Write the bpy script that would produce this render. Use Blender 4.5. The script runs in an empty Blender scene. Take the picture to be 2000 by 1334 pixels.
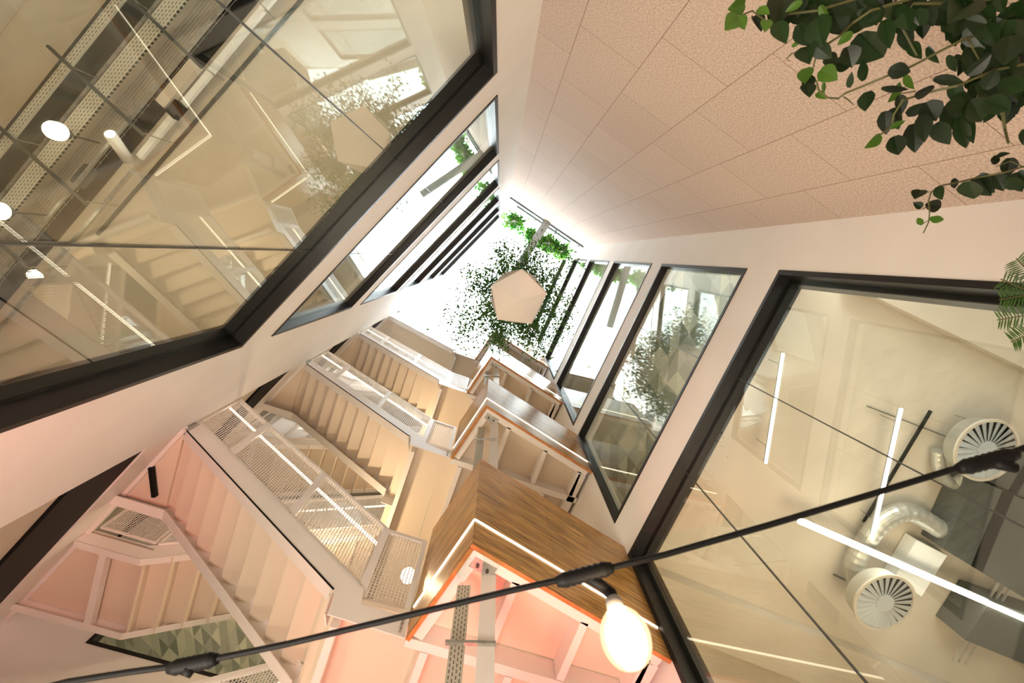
import bpy, bmesh, math, random
from mathutils import Vector, Matrix
random.seed(7)
S=bpy.context.scene; COL=S.collection
PI=math.pi
# ---------------------------------------------------------------- camera
FPX=923.88; CX,CY=1000.,667.; VX,VY=978.566,498.079; CZ=1.6
_u=Vector((VX-CX,-(VY-CY),FPX)).normalized()            # world up in (right, up, forward)
_x=(Vector((1,0,0))-_u*_u.x).normalized(); _y=_u.cross(_x); _x=-_x
cam=bpy.data.cameras.new('camera'); camo=bpy.data.objects.new('camera',cam); COL.objects.link(camo)
right=Vector((_x.x,_y.x,_u.x)); upv=Vector((_x.y,_y.y,_u.y)); fwd=Vector((_x.z,_y.z,_u.z))
M=Matrix.Identity(4)
for i in range(3): M[i][0]=right[i]; M[i][1]=upv[i]; M[i][2]=-fwd[i]
M[2][3]=CZ
camo.matrix_world=M
cam.sensor_width=36; cam.lens=FPX*36/2000; cam.clip_start=.02; cam.clip_end=200
cam.dof.use_dof=True; cam.dof.focus_distance=9.0; cam.dof.aperture_fstop=5.6
S.camera=camo
def ray(px,py): return right*((px-CX)/FPX)+upv*(-(py-CY)/FPX)+fwd
def at(px,py,z):
    d=ray(px,py); return Vector((0,0,CZ))+d*((z-CZ)/d.z)
# ---------------------------------------------------------------- world, sun, exposure
S.view_settings.view_transform='Standard'; S.view_settings.look='None'; S.view_settings.gamma=1; S.view_settings.use_curve_mapping=False
S.view_settings.exposure=0.1
W=bpy.data.worlds.new('sky'); S.world=W; W.use_nodes=True
bg=W.node_tree.nodes['Background']; bg.inputs[0].default_value=(.90,.96,1,1); bg.inputs[1].default_value=14.0
def lamp(kind,name,loc,power,color=(1,1,1),size=.5,sizey=None,aim=None,spot=None,radius=.1):
    l=bpy.data.lights.new(name,kind); l.energy=power; l.color=color
    if kind=='AREA':
        l.size=size
        if sizey: l.shape='RECTANGLE'; l.size_y=sizey
    else: l.shadow_soft_size=radius
    if spot: l.spot_size=spot; l.spot_blend=.8
    o=bpy.data.objects.new(name,l); COL.objects.link(o); o.location=loc
    if aim is not None: o.rotation_euler=(Vector(aim)-Vector(loc)).to_track_quat('-Z','Y').to_euler()
    return o
WARM=(1,.75,.47); PINK=(1,.24,.20)
# ---------------------------------------------------------------- plan
V2=lambda *a: Vector(a)
A1,A2=V2(.037,1.874),V2(2.953,-1.023); B1,B2=V2(-3.155,-.17),V2(-1.586,-3.717)
C1,C2=V2(-.391,2.299),V2(-3.387,.355)
AD=(A2-A1).normalized(); AN=V2(.705,.709).normalized()        # AN points into the left building
BD=(B2-B1).normalized(); BN=-V2(.914,.405).normalized()       # BN points into the right building
CD=(C2-C1).normalized(); CN=V2(-CD.y,CD.x)
if CN.dot(V2(0,0)-C1)>0: CN=-CN                                # CN points away from the atrium
S0=V2(4.19,-2.26); S1=V2(.885,-3.44); SD=(S1-S0).normalized(); SO=V2(-SD.y,SD.x)
if SO.y>0: SO=-SO
LA=(A2-A1).length; LB=(B2-B1).length; LC=(C2-C1).length
def PA(t,n,z): p=A1+AD*t+AN*n; return Vector((p.x,p.y,z))
def PB(t,n,z): p=B1+BD*t+BN*n; return Vector((p.x,p.y,z))
def PC(t,n,z): p=C1+CD*t+CN*n; return Vector((p.x,p.y,z))
def PS(s,w,z): p=S0+SD*s+SO*w; return Vector((p.x,p.y,z))
WIN=[(2.55,6.94),(7.65,10.90),(11.53,14.87),(15.46,18.5),(19.08,22.15),(22.9,25.8)]
H=3.9; NL=4
# ---------------------------------------------------------------- mesh helpers
class MB:
    def __init__(s): s.v=[]; s.f=[]; s.uv=[]; s.mi=[]
    def face(s,ids,uvs=None,mi=0): s.f.append(ids); s.uv.append(uvs or [(0,0)]*len(ids)); s.mi.append(mi)
    def hexa(s,c,uvf=None,mi=0):
        """c: 8 corners, 0-3 bottom loop, 4-7 top loop"""
        b=len(s.v); s.v+= [tuple(p) for p in c]
        cc=sum((Vector(p) for p in c),Vector())/8
        for q in ((3,2,1,0),(4,5,6,7),(0,1,5,4),(1,2,6,5),(2,3,7,6),(3,0,4,7)):
            P=[Vector(c[i]) for i in q]; n=(P[1]-P[0]).cross(P[2]-P[0])
            if n.length<1e-12: n=(P[2]-P[0]).cross(P[3]-P[0])
            q2=q if n.dot(sum(P,Vector())/4-cc)>=0 else q[::-1]
            s.face([b+i for i in q2],[uvf(Vector(c[i])) for i in q2] if uvf else None,mi)
        return s
    def fbox(s,F,a,b,mi=0,uvf=None):
        """box in frame F(t,n,z) between corners a,b"""
        (t0,n0,z0),(t1,n1,z1)=a,b
        return s.hexa([F(t0,n0,z0),F(t1,n0,z0),F(t1,n1,z0),F(t0,n1,z0),F(t0,n0,z1),F(t1,n0,z1),F(t1,n1,z1),F(t0,n1,z1)],uvf,mi)
    def bar(s,p,q,w,h,up=Vector((0,0,1)),mi=0,uvf=None):
        """rectangular bar from p to q, w sideways, h along up"""
        p=Vector(p);q=Vector(q);d=(q-p).normalized()
        if abs(d.dot(up))>.99: up=Vector((1,0,0))
        sd=d.cross(up).normalized(); u2=sd.cross(d).normalized()
        a=sd*w/2;b=u2*h/2
        return s.hexa([p-a-b,p+a-b,q+a-b,q-a-b,p-a+b,p+a+b,q+a+b,q-a+b],uvf,mi)
    def prism(s,pts,z0,z1,mi=0,uvf=None):
        n=len(pts);b=len(s.v)
        ar=sum(pts[i][0]*pts[(i+1)%n][1]-pts[(i+1)%n][0]*pts[i][1] for i in range(n))
        if ar<0: pts=pts[::-1]
        s.v+=[(p[0],p[1],z0) for p in pts]+[(p[0],p[1],z1) for p in pts]
        u=lambda i:(uvf(Vector(s.v[i])) if uvf else (s.v[i][0],s.v[i][1]))
        for q in [list(range(b+n-1,b-1,-1)),list(range(b+n,b+2*n))]+[[b+i,b+(i+1)%n,b+n+(i+1)%n,b+n+i] for i in range(n)]:
            s.face(q,[u(i) for i in q],mi)
        return s
    def poly_extrude(s,pts,off,mi=0):
        """pts: 3d loop, extruded by vector off"""
        n=len(pts);b=len(s.v);off=Vector(off)
        nn=Vector()
        for i in range(n): nn+=Vector(pts[i]).cross(Vector(pts[(i+1)%n]))
        if nn.dot(off)<0: pts=pts[::-1]
        s.v+=[tuple(p) for p in pts]+[tuple(Vector(p)+off) for p in pts]
        s.face(list(range(b+n-1,b-1,-1)),None,mi); s.face(list(range(b+n,b+2*n)),None,mi)
        for i in range(n): s.face([b+i,b+(i+1)%n,b+n+(i+1)%n,b+n+i],None,mi)
        return s
    def tube(s,pts,r,n=8,mi=0,cap=True):
        pts=[Vector(p) for p in pts]; b=len(s.v); prev=None
        for i,p in enumerate(pts):
            d=(pts[min(i+1,len(pts)-1)]-pts[max(i-1,0)]).normalized()
            if prev is None:
                a=d.cross(Vector((0,0,1)));a=a if a.length>.05 else d.cross(Vector((1,0,0)))
            else: a=prev-d*prev.dot(d)
            a.normalize();prev=a.copy();c=d.cross(a);rr=r[i] if isinstance(r,(list,tuple)) else r
            for k in range(n):
                t=2*PI*k/n; s.v.append(tuple(p+a*(math.cos(t)*rr)+c*(math.sin(t)*rr)))
        for i in range(len(pts)-1):
            for k in range(n):
                q=b+i*n;s.face([q+k,q+(k+1)%n,q+n+(k+1)%n,q+n+k],[(k/n,i),((k+1)/n,i),((k+1)/n,i+1),(k/n,i+1)],mi)
        if cap:
            s.face([b+k for k in range(n-1,-1,-1)],None,mi); q=b+(len(pts)-1)*n; s.face([q+k for k in range(n)],None,mi)
        return s
    def build(s,name,mats,parent=None,smooth=False):
        me=bpy.data.meshes.new(name); me.from_pydata(s.v,[],s.f)
        for m in (mats if isinstance(mats,(list,tuple)) else [mats]): me.materials.append(m)
        ul=me.uv_layers.new(name='UVMap')
        k=0
        for fi,p in enumerate(me.polygons):
            p.material_index=s.mi[fi]; p.use_smooth=smooth
            for j in range(p.loop_total): ul.data[p.loop_start+j].uv=s.uv[fi][j]
        o=bpy.data.objects.new(name,me); COL.objects.link(o)
        if parent is not None:
            o.parent=parent; o.matrix_parent_inverse=Matrix.Translation(parent.location).inverted() if parent.type=='EMPTY' else Matrix.Identity(4)
        return o
def thing(name,loc,label,cat,group=None):
    o=bpy.data.objects.new(name,None); COL.objects.link(o); o.location=loc; o.empty_display_size=.1
    o['label']=label;o['category']=cat
    if group:o['group']=group
    return o
def tag(o,label,cat,group=None,kind=None):
    o['label']=label;o['category']=cat
    if group:o['group']=group
    if kind:o['kind']=kind
    return o
def struct(o,label=None,cat=None):
    o['kind']='structure'
    if label:o['label']=label
    if cat:o['category']=cat
    return o
# ---------------------------------------------------------------- materials
def mat(name,col,rough=.6,metal=0,spec=.5):
    m=bpy.data.materials.new(name);m.use_nodes=True;b=m.node_tree.nodes['Principled BSDF']
    b.inputs['Base Color'].default_value=(*col,1);b.inputs['Roughness'].default_value=rough;b.inputs['Metallic'].default_value=metal
    b.inputs['Specular IOR Level'].default_value=spec
    return m
def N(m,t,**k):
    n=m.node_tree.nodes.new(t)
    for a,v in k.items(): setattr(n,a,v)
    return n
def L(m,a,b): m.node_tree.links.new(a,b)
def noisy(m,c1,c2,scale,detail=4,bump=0,coord='Object',lo=.35,hi=.65,stretch=None):
    b=m.node_tree.nodes['Principled BSDF']; tc=N(m,'ShaderNodeTexCoord'); n=N(m,'ShaderNodeTexNoise'); n.inputs['Scale'].default_value=scale; n.inputs['Detail'].default_value=detail
    src=tc.outputs[coord]
    if stretch:
        mp=N(m,'ShaderNodeMapping'); mp.inputs['Scale'].default_value=stretch; L(m,src,mp.inputs[0]); src=mp.outputs[0]
    L(m,src,n.inputs['Vector']); r=N(m,'ShaderNodeValToRGB'); r.color_ramp.elements[0].position=lo; r.color_ramp.elements[1].position=hi
    r.color_ramp.elements[0].color=(*c1,1); r.color_ramp.elements[1].color=(*c2,1); L(m,n.outputs['Fac'],r.inputs[0]); L(m,r.outputs[0],b.inputs['Base Color'])
    if bump:
        bp=N(m,'ShaderNodeBump'); bp.inputs['Strength'].default_value=bump; bp.inputs['Distance'].default_value=.01; L(m,n.outputs['Fac'],bp.inputs['Height']); L(m,bp.outputs[0],b.inputs['Normal'])
    return n,r
def emis(name,col,st):
    m=bpy.data.materials.new(name);m.use_nodes=True;nt=m.node_tree;nt.nodes.remove(nt.nodes['Principled BSDF'])
    e=N(m,'ShaderNodeEmission');e.inputs[0].default_value=(*col,1);e.inputs[1].default_value=st;L(m,e.outputs[0],nt.nodes['Material Output'].inputs[0]);return m
m_plaster=mat('white_plaster',(.82,.78,.73),.75); noisy(m_plaster,(.87,.835,.79),(.90,.87,.83),1.3,3)
m_ceil=mat('beige_ceiling_paint',(.62,.55,.43),.8); noisy(m_ceil,(.53,.465,.37),(.63,.56,.455),.9,6,.05)
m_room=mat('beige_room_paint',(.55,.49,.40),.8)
m_slab=mat('grey_floor_finish',(.45,.41,.35),.7)
m_frame=mat('dark_window_metal',(.010,.0095,.0095),.42,0,.35)
m_black=mat('black_metal',(.004,.004,.004),.6,0,.2)
m_steel=mat('white_painted_steel',(.80,.74,.69),.35); noisy(m_steel,(.84,.79,.745),(.88,.83,.79),2.5,3)
m_tread=mat('cream_painted_steel_plate',(.80,.68,.545),.5)
m_galv=mat('galvanised_steel',(.48,.47,.43),.38,.8); noisy(m_galv,(.40,.39,.36),(.58,.57,.53),14,3)
m_duct=mat('spiral_duct_metal',(.50,.49,.43),.42,.6)
m_dgrey=mat('dark_grey_metal',(.09,.095,.085),.45,.2)
m_grey=mat('light_grey_metal',(.42,.45,.46),.5)
m_bolt=mat('steel_bolt',(.10,.085,.075),.4,.6)
m_white=mat('white_plastic',(.82,.82,.78),.35)
m_led=emis('warm_led_strip',(1,.84,.62),4.5)
m_tube=emis('white_led_tube',(1,.95,.82),14)
m_globe=emis('warm_globe_lamp',(1,.86,.6),7)
m_fil=emis('bulb_glare',(1,.72,.42),45)
# panel wall : boards .667 x 1.3 staggered
m_panel=mat('wood_wool_board',(.72,.56,.45),.85)
nz,rp=noisy(m_panel,(.46,.345,.27),(.74,.61,.51),58,8,.12,'UV',.30,.68)
def board_joints():
    m=m_panel;b=m.node_tree.nodes['Principled BSDF'];uv=N(m,'ShaderNodeUVMap');sx=N(m,'ShaderNodeSeparateXYZ');cb=N(m,'ShaderNodeCombineXYZ')
    L(m,uv.outputs[0],sx.inputs[0]);a1=N(m,'ShaderNodeMath',operation='ADD');a1.inputs[1].default_value=.257;a2=N(m,'ShaderNodeMath',operation='ADD');a2.inputs[1].default_value=.12
    L(m,sx.outputs[1],a2.inputs[0]);L(m,sx.outputs[0],a1.inputs[0]);L(m,a2.outputs[0],cb.inputs[0]);L(m,a1.outputs[0],cb.inputs[1])
    bt=N(m,'ShaderNodeTexBrick');bt.offset=.5;bt.inputs['Scale'].default_value=1;bt.inputs['Brick Width'].default_value=1.3;bt.inputs['Row Height'].default_value=.667
    bt.inputs['Mortar Size'].default_value=.0035;bt.inputs['Mortar Smooth'].default_value=.1;bt.inputs['Color1'].default_value=(.93,.93,.93,1);bt.inputs['Color2'].default_value=(1,1,1,1);bt.inputs['Mortar'].default_value=(.45,.36,.32,1)
    L(m,cb.outputs[0],bt.inputs['Vector'])
    mx=N(m,'ShaderNodeMix',data_type='RGBA',blend_type='MULTIPLY');mx.inputs[0].default_value=1
    L(m,rp.outputs[0],mx.inputs[6]);L(m,bt.outputs['Color'],mx.inputs[7]);L(m,mx.outputs[2],b.inputs['Base Color'])
board_joints()
# oak boards
m_oak=mat('oak_board',(.5,.27,.09),.28)
def oak():
    m=m_oak;b=m.node_tree.nodes['Principled BSDF'];uv=N(m,'ShaderNodeUVMap')
    mp=N(m,'ShaderNodeMapping');mp.inputs['Scale'].default_value=(1.6,26,1);L(m,uv.outputs[0],mp.inputs[0])
    n=N(m,'ShaderNodeTexNoise');n.inputs['Scale'].default_value=1.6;n.inputs['Detail'].default_value=8;n.inputs['Distortion'].default_value=.6;L(m,mp.outputs[0],n.inputs['Vector'])
    r=N(m,'ShaderNodeValToRGB');r.color_ramp.elements[0].position=.34;r.color_ramp.elements[1].position=.68;r.color_ramp.elements[0].color=(.26,.125,.03,1);r.color_ramp.elements[1].color=(.84,.48,.16,1);L(m,n.outputs[0],r.inputs[0])
    bt=N(m,'ShaderNodeTexBrick');bt.offset=.37;bt.inputs['Scale'].default_value=1;bt.inputs['Brick Width'].default_value=1.5;bt.inputs['Row Height'].default_value=.11
    bt.inputs['Mortar Size'].default_value=.0018;bt.inputs['Color1'].default_value=(.78,.78,.78,1);bt.inputs['Color2'].default_value=(1.1,1.08,1.04,1);bt.inputs['Mortar'].default_value=(.3,.25,.2,1);L(m,uv.outputs[0],bt.inputs['Vector'])
    mx=N(m,'ShaderNodeMix',data_type='RGBA',blend_type='MULTIPLY');mx.inputs[0].default_value=1;L(m,r.outputs[0],mx.inputs[6]);L(m,bt.outputs['Color'],mx.inputs[7]);L(m,mx.outputs[2],b.inputs['Base Color'])
oak()
m_oakedge=mat('oak_edge_pink_lit',(.62,.20,.04),.4); noisy(m_oakedge,(.46,.17,.05),(.60,.25,.08),9,3)  # orange cast of the pink light mixed into the oak edge colour
# architectural glass: see-through, mirrors more at grazing angles
m_glass=bpy.data.materials.new('window_glass');m_glass.use_nodes=True
def glass():
    m=m_glass;nt=m.node_tree;nt.nodes.remove(nt.nodes['Principled BSDF'])
    g=N(m,'ShaderNodeNewGeometry');mr=N(m,'ShaderNodeMapRange');mr.inputs['To Min'].default_value=1.62;mr.inputs['To Max'].default_value=1/1.62
    L(m,g.outputs['Backfacing'],mr.inputs[0]);f=N(m,'ShaderNodeFresnel');L(m,mr.outputs[0],f.inputs[0])
    t=N(m,'ShaderNodeBsdfTransparent');t.inputs[0].default_value=(.95,.965,.93,1);gl=N(m,'ShaderNodeBsdfGlossy');gl.inputs['Roughness'].default_value=0.0
    gl.inputs['Color'].default_value=(.94,1,.99,1)
    mx=N(m,'ShaderNodeMixShader');L(m,f.outputs[0],mx.inputs[0]);L(m,t.outputs[0],mx.inputs[1]);L(m,gl.outputs[0],mx.inputs[2]);L(m,mx.outputs[0],nt.nodes['Material Output'].inputs[0])
glass()
# ceiling with a triangle mosaic
m_mosaic=mat('triangle_mosaic',(.5,.5,.4),.6)
def mosaic():
    m=m_mosaic;b=m.node_tree.nodes['Principled BSDF'];tc=N(m,'ShaderNodeTexCoord');sx=N(m,'ShaderNodeSeparateXYZ');L(m,tc.outputs['Object'],sx.inputs[0])
    def mth(op,a,b_=None):
        n=N(m,'ShaderNodeMath',operation=op)
        for i,q in enumerate((a,b_)):
            if q is None: continue
            if isinstance(q,(int,float)): n.inputs[i].default_value=q
            else: L(m,q,n.inputs[i])
        return n.outputs[0]
    X=mth('MULTIPLY',sx.outputs[0],2.6);Y=mth('MULTIPLY',sx.outputs[1],1.9)
    u=mth('ADD',X,Y);v=mth('SUBTRACT',X,Y);fu=mth('FLOOR',u);fv=mth('FLOOR',v)
    tri=mth('GREATER_THAN',mth('ADD',mth('FRACT',u),mth('FRACT',v)),1.0)
    cb=N(m,'ShaderNodeCombineXYZ');L(m,fu,cb.inputs[0]);L(m,fv,cb.inputs[1]);L(m,tri,cb.inputs[2])
    wn=N(m,'ShaderNodeTexWhiteNoise');wn.noise_dimensions='3D';L(m,cb.outputs[0],wn.inputs['Vector'])
    r=N(m,'ShaderNodeValToRGB');r.color_ramp.interpolation='CONSTANT';e=r.color_ramp.elements;e[0].color=(.22,.24,.19,1);e[1].position=.22;e[1].color=(.34,.35,.29,1)
    for p,c in ((.45,(.50,.50,.39)),(.62,(.43,.445,.375)),(.8,(.60,.59,.46))): q=e.new(p);q.color=(*c,1)
    L(m,wn.outputs[0],r.inputs[0]);L(m,r.outputs[0],b.inputs['Base Color'])
mosaic()
m_perf=mat('perforated_tray_metal',(.5,.48,.38),.5,.1)
def perf():
    m=m_perf;b=m.node_tree.nodes['Principled BSDF'];uv=N(m,'ShaderNodeUVMap')
    bt=N(m,'ShaderNodeTexBrick');bt.offset=.5;bt.inputs['Scale'].default_value=1;bt.inputs['Brick Width'].default_value=.05;bt.inputs['Row Height'].default_value=.026;bt.inputs['Mortar Size'].default_value=.0098;bt.inputs['Mortar Smooth'].default_value=0
    bt.inputs['Color1'].default_value=(.03,.03,.02,1);bt.inputs['Color2'].default_value=(.05,.05,.035,1);bt.inputs['Mortar'].default_value=(.56,.53,.44,1);L(m,uv.outputs[0],bt.inputs['Vector']);L(m,bt.outputs['Color'],b.inputs['Base Color'])
perf()
def leafmat(name,c1,c2,trans=.35):
    m=mat(name,c1,.45);n,r=noisy(m,c1,c2,3.0,2);b=m.node_tree.nodes['Principled BSDF']
    tr=N(m,'ShaderNodeBsdfTranslucent');L(m,r.outputs[0],tr.inputs[0]);mx=N(m,'ShaderNodeMixShader');mx.inputs[0].default_value=trans
    L(m,b.outputs[0],mx.inputs[1]);L(m,tr.outputs[0],mx.inputs[2]);L(m,mx.outputs[0],m.node_tree.nodes['Material Output'].inputs[0]);return m
m_leafd=leafmat('silhouette_leaf',(.003,.011,.0015),(.010,.036,.004),.15)  # green darkened so the leaves read as backlit silhouettes
m_leafy=leafmat('young_green_leaf',(.05,.13,.012),(.10,.22,.02))
m_leaft=leafmat('tree_leaf',(.03,.10,.03),(.12,.25,.05),.4)
m_leafs=leafmat('bright_shrub_leaf',(.05,.26,.04),(.22,.52,.06),.5)
m_stem=mat('green_brown_stem',(.10,.10,.03),.6)
m_bark=mat('grey_bark',(.20,.17,.13),.8)

# ================================================================ SETTING
ZT=26.6
def wallwin(name,F,t0,t1,tw0,tw1,wins,zt,mtl,th=.30,n0=0.):
    m=MB(); m.fbox(F,(t0,n0,0),(tw0,n0+th,zt)); m.fbox(F,(tw1,n0,0),(t1,n0+th,zt))
    z=0
    for a,b in wins: m.fbox(F,(tw0,n0,z),(tw1,n0+th,a)); z=b
    m.fbox(F,(tw0,n0,z),(tw1,n0+th,zt))
    return struct(m.build(name,mtl))
TE=5.83            # end of the left wall
def Aend(): return PA(TE,0,0)
w=wallwin('wall_left',PA,-.62,TE,0,LA,WIN,ZT,m_plaster)
w=wallwin('wall_right',PB,-.60,8.2,0,LB,WIN,ZT,m_plaster)
# panel wall
uvC=lambda p:((Vector((p.x,p.y))-C1).dot(CD),p.z)
m=MB();m.fbox(PC,(0,0,0),(LC,.2,21.2),uvf=uvC);struct(m.build('wall_back',m_panel))
m=MB();m.fbox(PC,(-.1,.06,21.2),(LC+.1,.2,23.3));struct(m.build('trim_1',mat('parapet_grey',(.07,.082,.09),.6)))
# rail and brackets at the top of the boards
g=thing('gutter_rail',PC(LC/2,0,21.2),'thin dark rail with brackets along the top edge of the board wall','rail')
m=MB();m.bar(PC(0,-.05,21.2),PC(LC,-.05,21.2),.05,.07);m.build('rail',m_dgrey,g)
for i in range(7):
    t=.25+i*.5;m=MB();m.bar(PC(t,-.05,21.23),PC(t,-.03,21.9),.03,.03);m.build('bracket',m_grey,g)
# floor
m=MB();m.prism([(-9,-11),(12,-11),(12,9),(-9,9)],-.1,0);struct(m.build('floor',m_slab))
# windows
def window(n,F,t1,zb,zt,panes=3,depth=.30,joint=None):
    fw=.055;m=MB();e=.012;go=.125 if depth>=.2 else .085
    for a,b in (((0,-e,zb),(fw,depth,zt)),((t1-fw,-e,zb),(t1,depth,zt)),((fw,-e,zt-fw),(t1-fw,depth,zt)),((fw,-e,zb),(t1-fw,depth,zb+fw))): m.fbox(F,a,b)
    # stepped inner bead behind the glass
    for a,b in () if depth<.25 else (((fw,.141,zb+fw),(fw+.05,depth+.02,zt-fw)),((t1-fw-.05,.141,zb+fw),(t1-fw,depth+.02,zt-fw)),((fw+.05,.141,zt-fw-.05),(t1-fw-.05,depth+.02,zt-fw)),((fw+.05,.141,zb+fw),(t1-fw-.05,depth+.02,zb+fw+.05))): m.fbox(F,a,b)
    o=struct(m.build('window_%d'%n,m_frame))
    js=[fw]+(joint or [])+[t1-fw]
    for i in range(len(js)-1):
        g=MB();g.fbox(F,(js[i]+(.004 if i else 0),go,zb+fw),(js[i+1]-(.004 if i<len(js)-2 else 0),go+.014,zt-fw));g.build('pane',m_glass,o)
    for j in js[1:-1]:
        g=MB();g.fbox(F,(j-.005,go-.004,zb+fw),(j+.005,go+.018,zt-fw));g.build('joint',m_dgrey,o)
    return o
n=1
for k,(zb,zt) in enumerate(WIN):
    window(n,PA,LA,zb,zt,depth=.25 if k==0 else .125,joint=[1.39,2.72] if k<2 else None);n+=1
    window(n,PB,LB,zb,zt,depth=.25 if k==0 else .125,joint=[1.30,2.58] if k<2 else None);n+=1
# buildings on both sides: slabs, back walls
for side,F in (('left',PA),('right',PB)):
    for k in range(7):
        z1=3.80+H*k-.1; z0=z1-.42
        if z1>ZT-1 or k==0: continue
        m=MB();t1=9.6 if side=='left' else 8.2
        m.fbox(F,(-3,.31,z0),(t1,6.2,z0+.02));o=struct(m.build('ceiling',m_mosaic if (k==2) else m_ceil))
        m=MB();m.fbox(F,(-3,.31,z0+.021),(t1,6.2,z1));struct(m.build('floor_slab',m_slab),'storey slab behind the %s window wall'%side,'floor slab')
    m=MB();m.fbox(F,(-3,6.2,0),(9.6 if side=='left' else 8.2,6.4,ZT));m.fbox(F,(-3.2,.31,0),(-3,6.4,ZT));m.fbox(F,((9.6 if side=='left' else 8.2),.31,0),((9.8 if side=='left' else 8.4),6.4,ZT));struct(m.build('wall_%s_far'%side,m_room))
    m=MB();m.fbox(F,(-3.2,0,ZT),(9.8 if side=='left' else 8.4,6.4,ZT+.2));struct(m.build('ceiling',m_slab))
# stair end wall on the line of the left wall
TS=10.2
m=MB();m.fbox(PA,(TE,.06,0),(TS,.30,ZT));struct(m.build('wall_stair_end',m_ceil))
m=MB();m.fbox(PA,(TE-.001,0.0,0),(TE+.001,.30,ZT)) 
for k in range(-1,5):
    z=6.95+H*k
    m=MB();m.fbox(PA,(TE,.0,z),(TS,.059,z+.72));m.fbox(PA,(TE,-.05,z+.62),(TS,.0,z+.72));struct(m.build('trim_%d'%(k+3),m_steel))
    m=MB();m.fbox(PA,(TE,.02,z-.95),(TS,.059,z-.001));struct(m.build('trim_%d'%(k+13),m_black))
# outer stair wall with windows
W3=3.65
sB=None
def lineB(w):   # s where the stair line of offset w meets the right wall
    p=S0+SO*w; d=SD; q=B1; e=BD
    det=d.x*(-e.y)+e.x*d.y; r=q-p
    return (r.x*(-e.y)+e.x*r.y)/det
SE=lineB(W3)
PD=lambda s,n,z: PS(s,W3+n,z)
m=MB();s0=-1.72;a,b=-.62,3.2
m.fbox(PD,(s0,0,0),(a,.2,24.5));m.fbox(PD,(b,0,0),(SE,.2,24.5));z=0
for (zb,zt) in WIN[1:4]: m.fbox(PD,(a,0,z),(b,.2,zb+0.0));z=zt
m.fbox(PD,(a,0,z),(b,.2,24.5));struct(m.build('wall_front',m_plaster))
for k,(zb,zt) in enumerate(WIN[1:4]):
    window(20+k,lambda t,n,z:PS(a+t,W3+n,z),b-a,zb,zt,depth=.15)
    m=MB();m.fbox(PD,(-2.5,.21,zt+.1),(5,4.5,zt+.35));struct(m.build('ceiling',m_mosaic if k==0 else m_ceil))
m=MB();m.fbox(PD,(-2.6,4.5,0),(5.1,4.7,20));m.fbox(PD,(-2.7,.21,0),(-2.5,4.7,20));m.fbox(PD,(5.0,.21,0),(5.2,4.7,20));struct(m.build('wall_front_far',m_room))

# ================================================================ STAIR
SLOPE=.714
def zbot(s): return 7.64-SLOPE*s          # underside line of the lowest visible inner flight
LEV=['lowest','second lowest','third','fourth','top']
def mesh_infill(F,quads,name,parent,pitch=.034,wd=.0055):
    """F(s,z) -> point on the railing plane, quad given as (s0,zb0,zt0,s1,zb1,zt1)"""
    s0,zb0,zt0,s1,zb1,zt1=quads; mb=MB()
    n=int((s1-s0)/pitch)
    for i in range(1,n):
        t=i/n; s=s0+(s1-s0)*t; a=zb0+(zb1-zb0)*t; b=zt0+(zt1-zt0)*t
        mb.bar(F(s,a),F(s,b),wd*2.1,wd*.6,up=Vector((SO.x,SO.y,0)))
    hgt=zt0-zb0;mz=int(hgt/pitch/1.2)
    for j in range(1,mz):
        q=j/mz; mb.bar(F(s0,zb0+(zt0-zb0)*q),F(s1,zb1+(zt1-zb1)*q),wd*.6,wd*1.0,up=Vector((0,0,1)))
    return mb.build(name,m_steel,parent)
def rail_frame(F,q,mb,w=.028):
    s0,a0,b0,s1,a1,b1=q
    for p,r in (((s0,a0),(s1,a1)),((s0,b0),(s1,b1)),((s0,a0),(s0,b0)),((s1,a1),(s1,b1))): mb.bar(F(*p),F(*r),w,w,up=Vector((SO.x,SO.y,0)))
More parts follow.
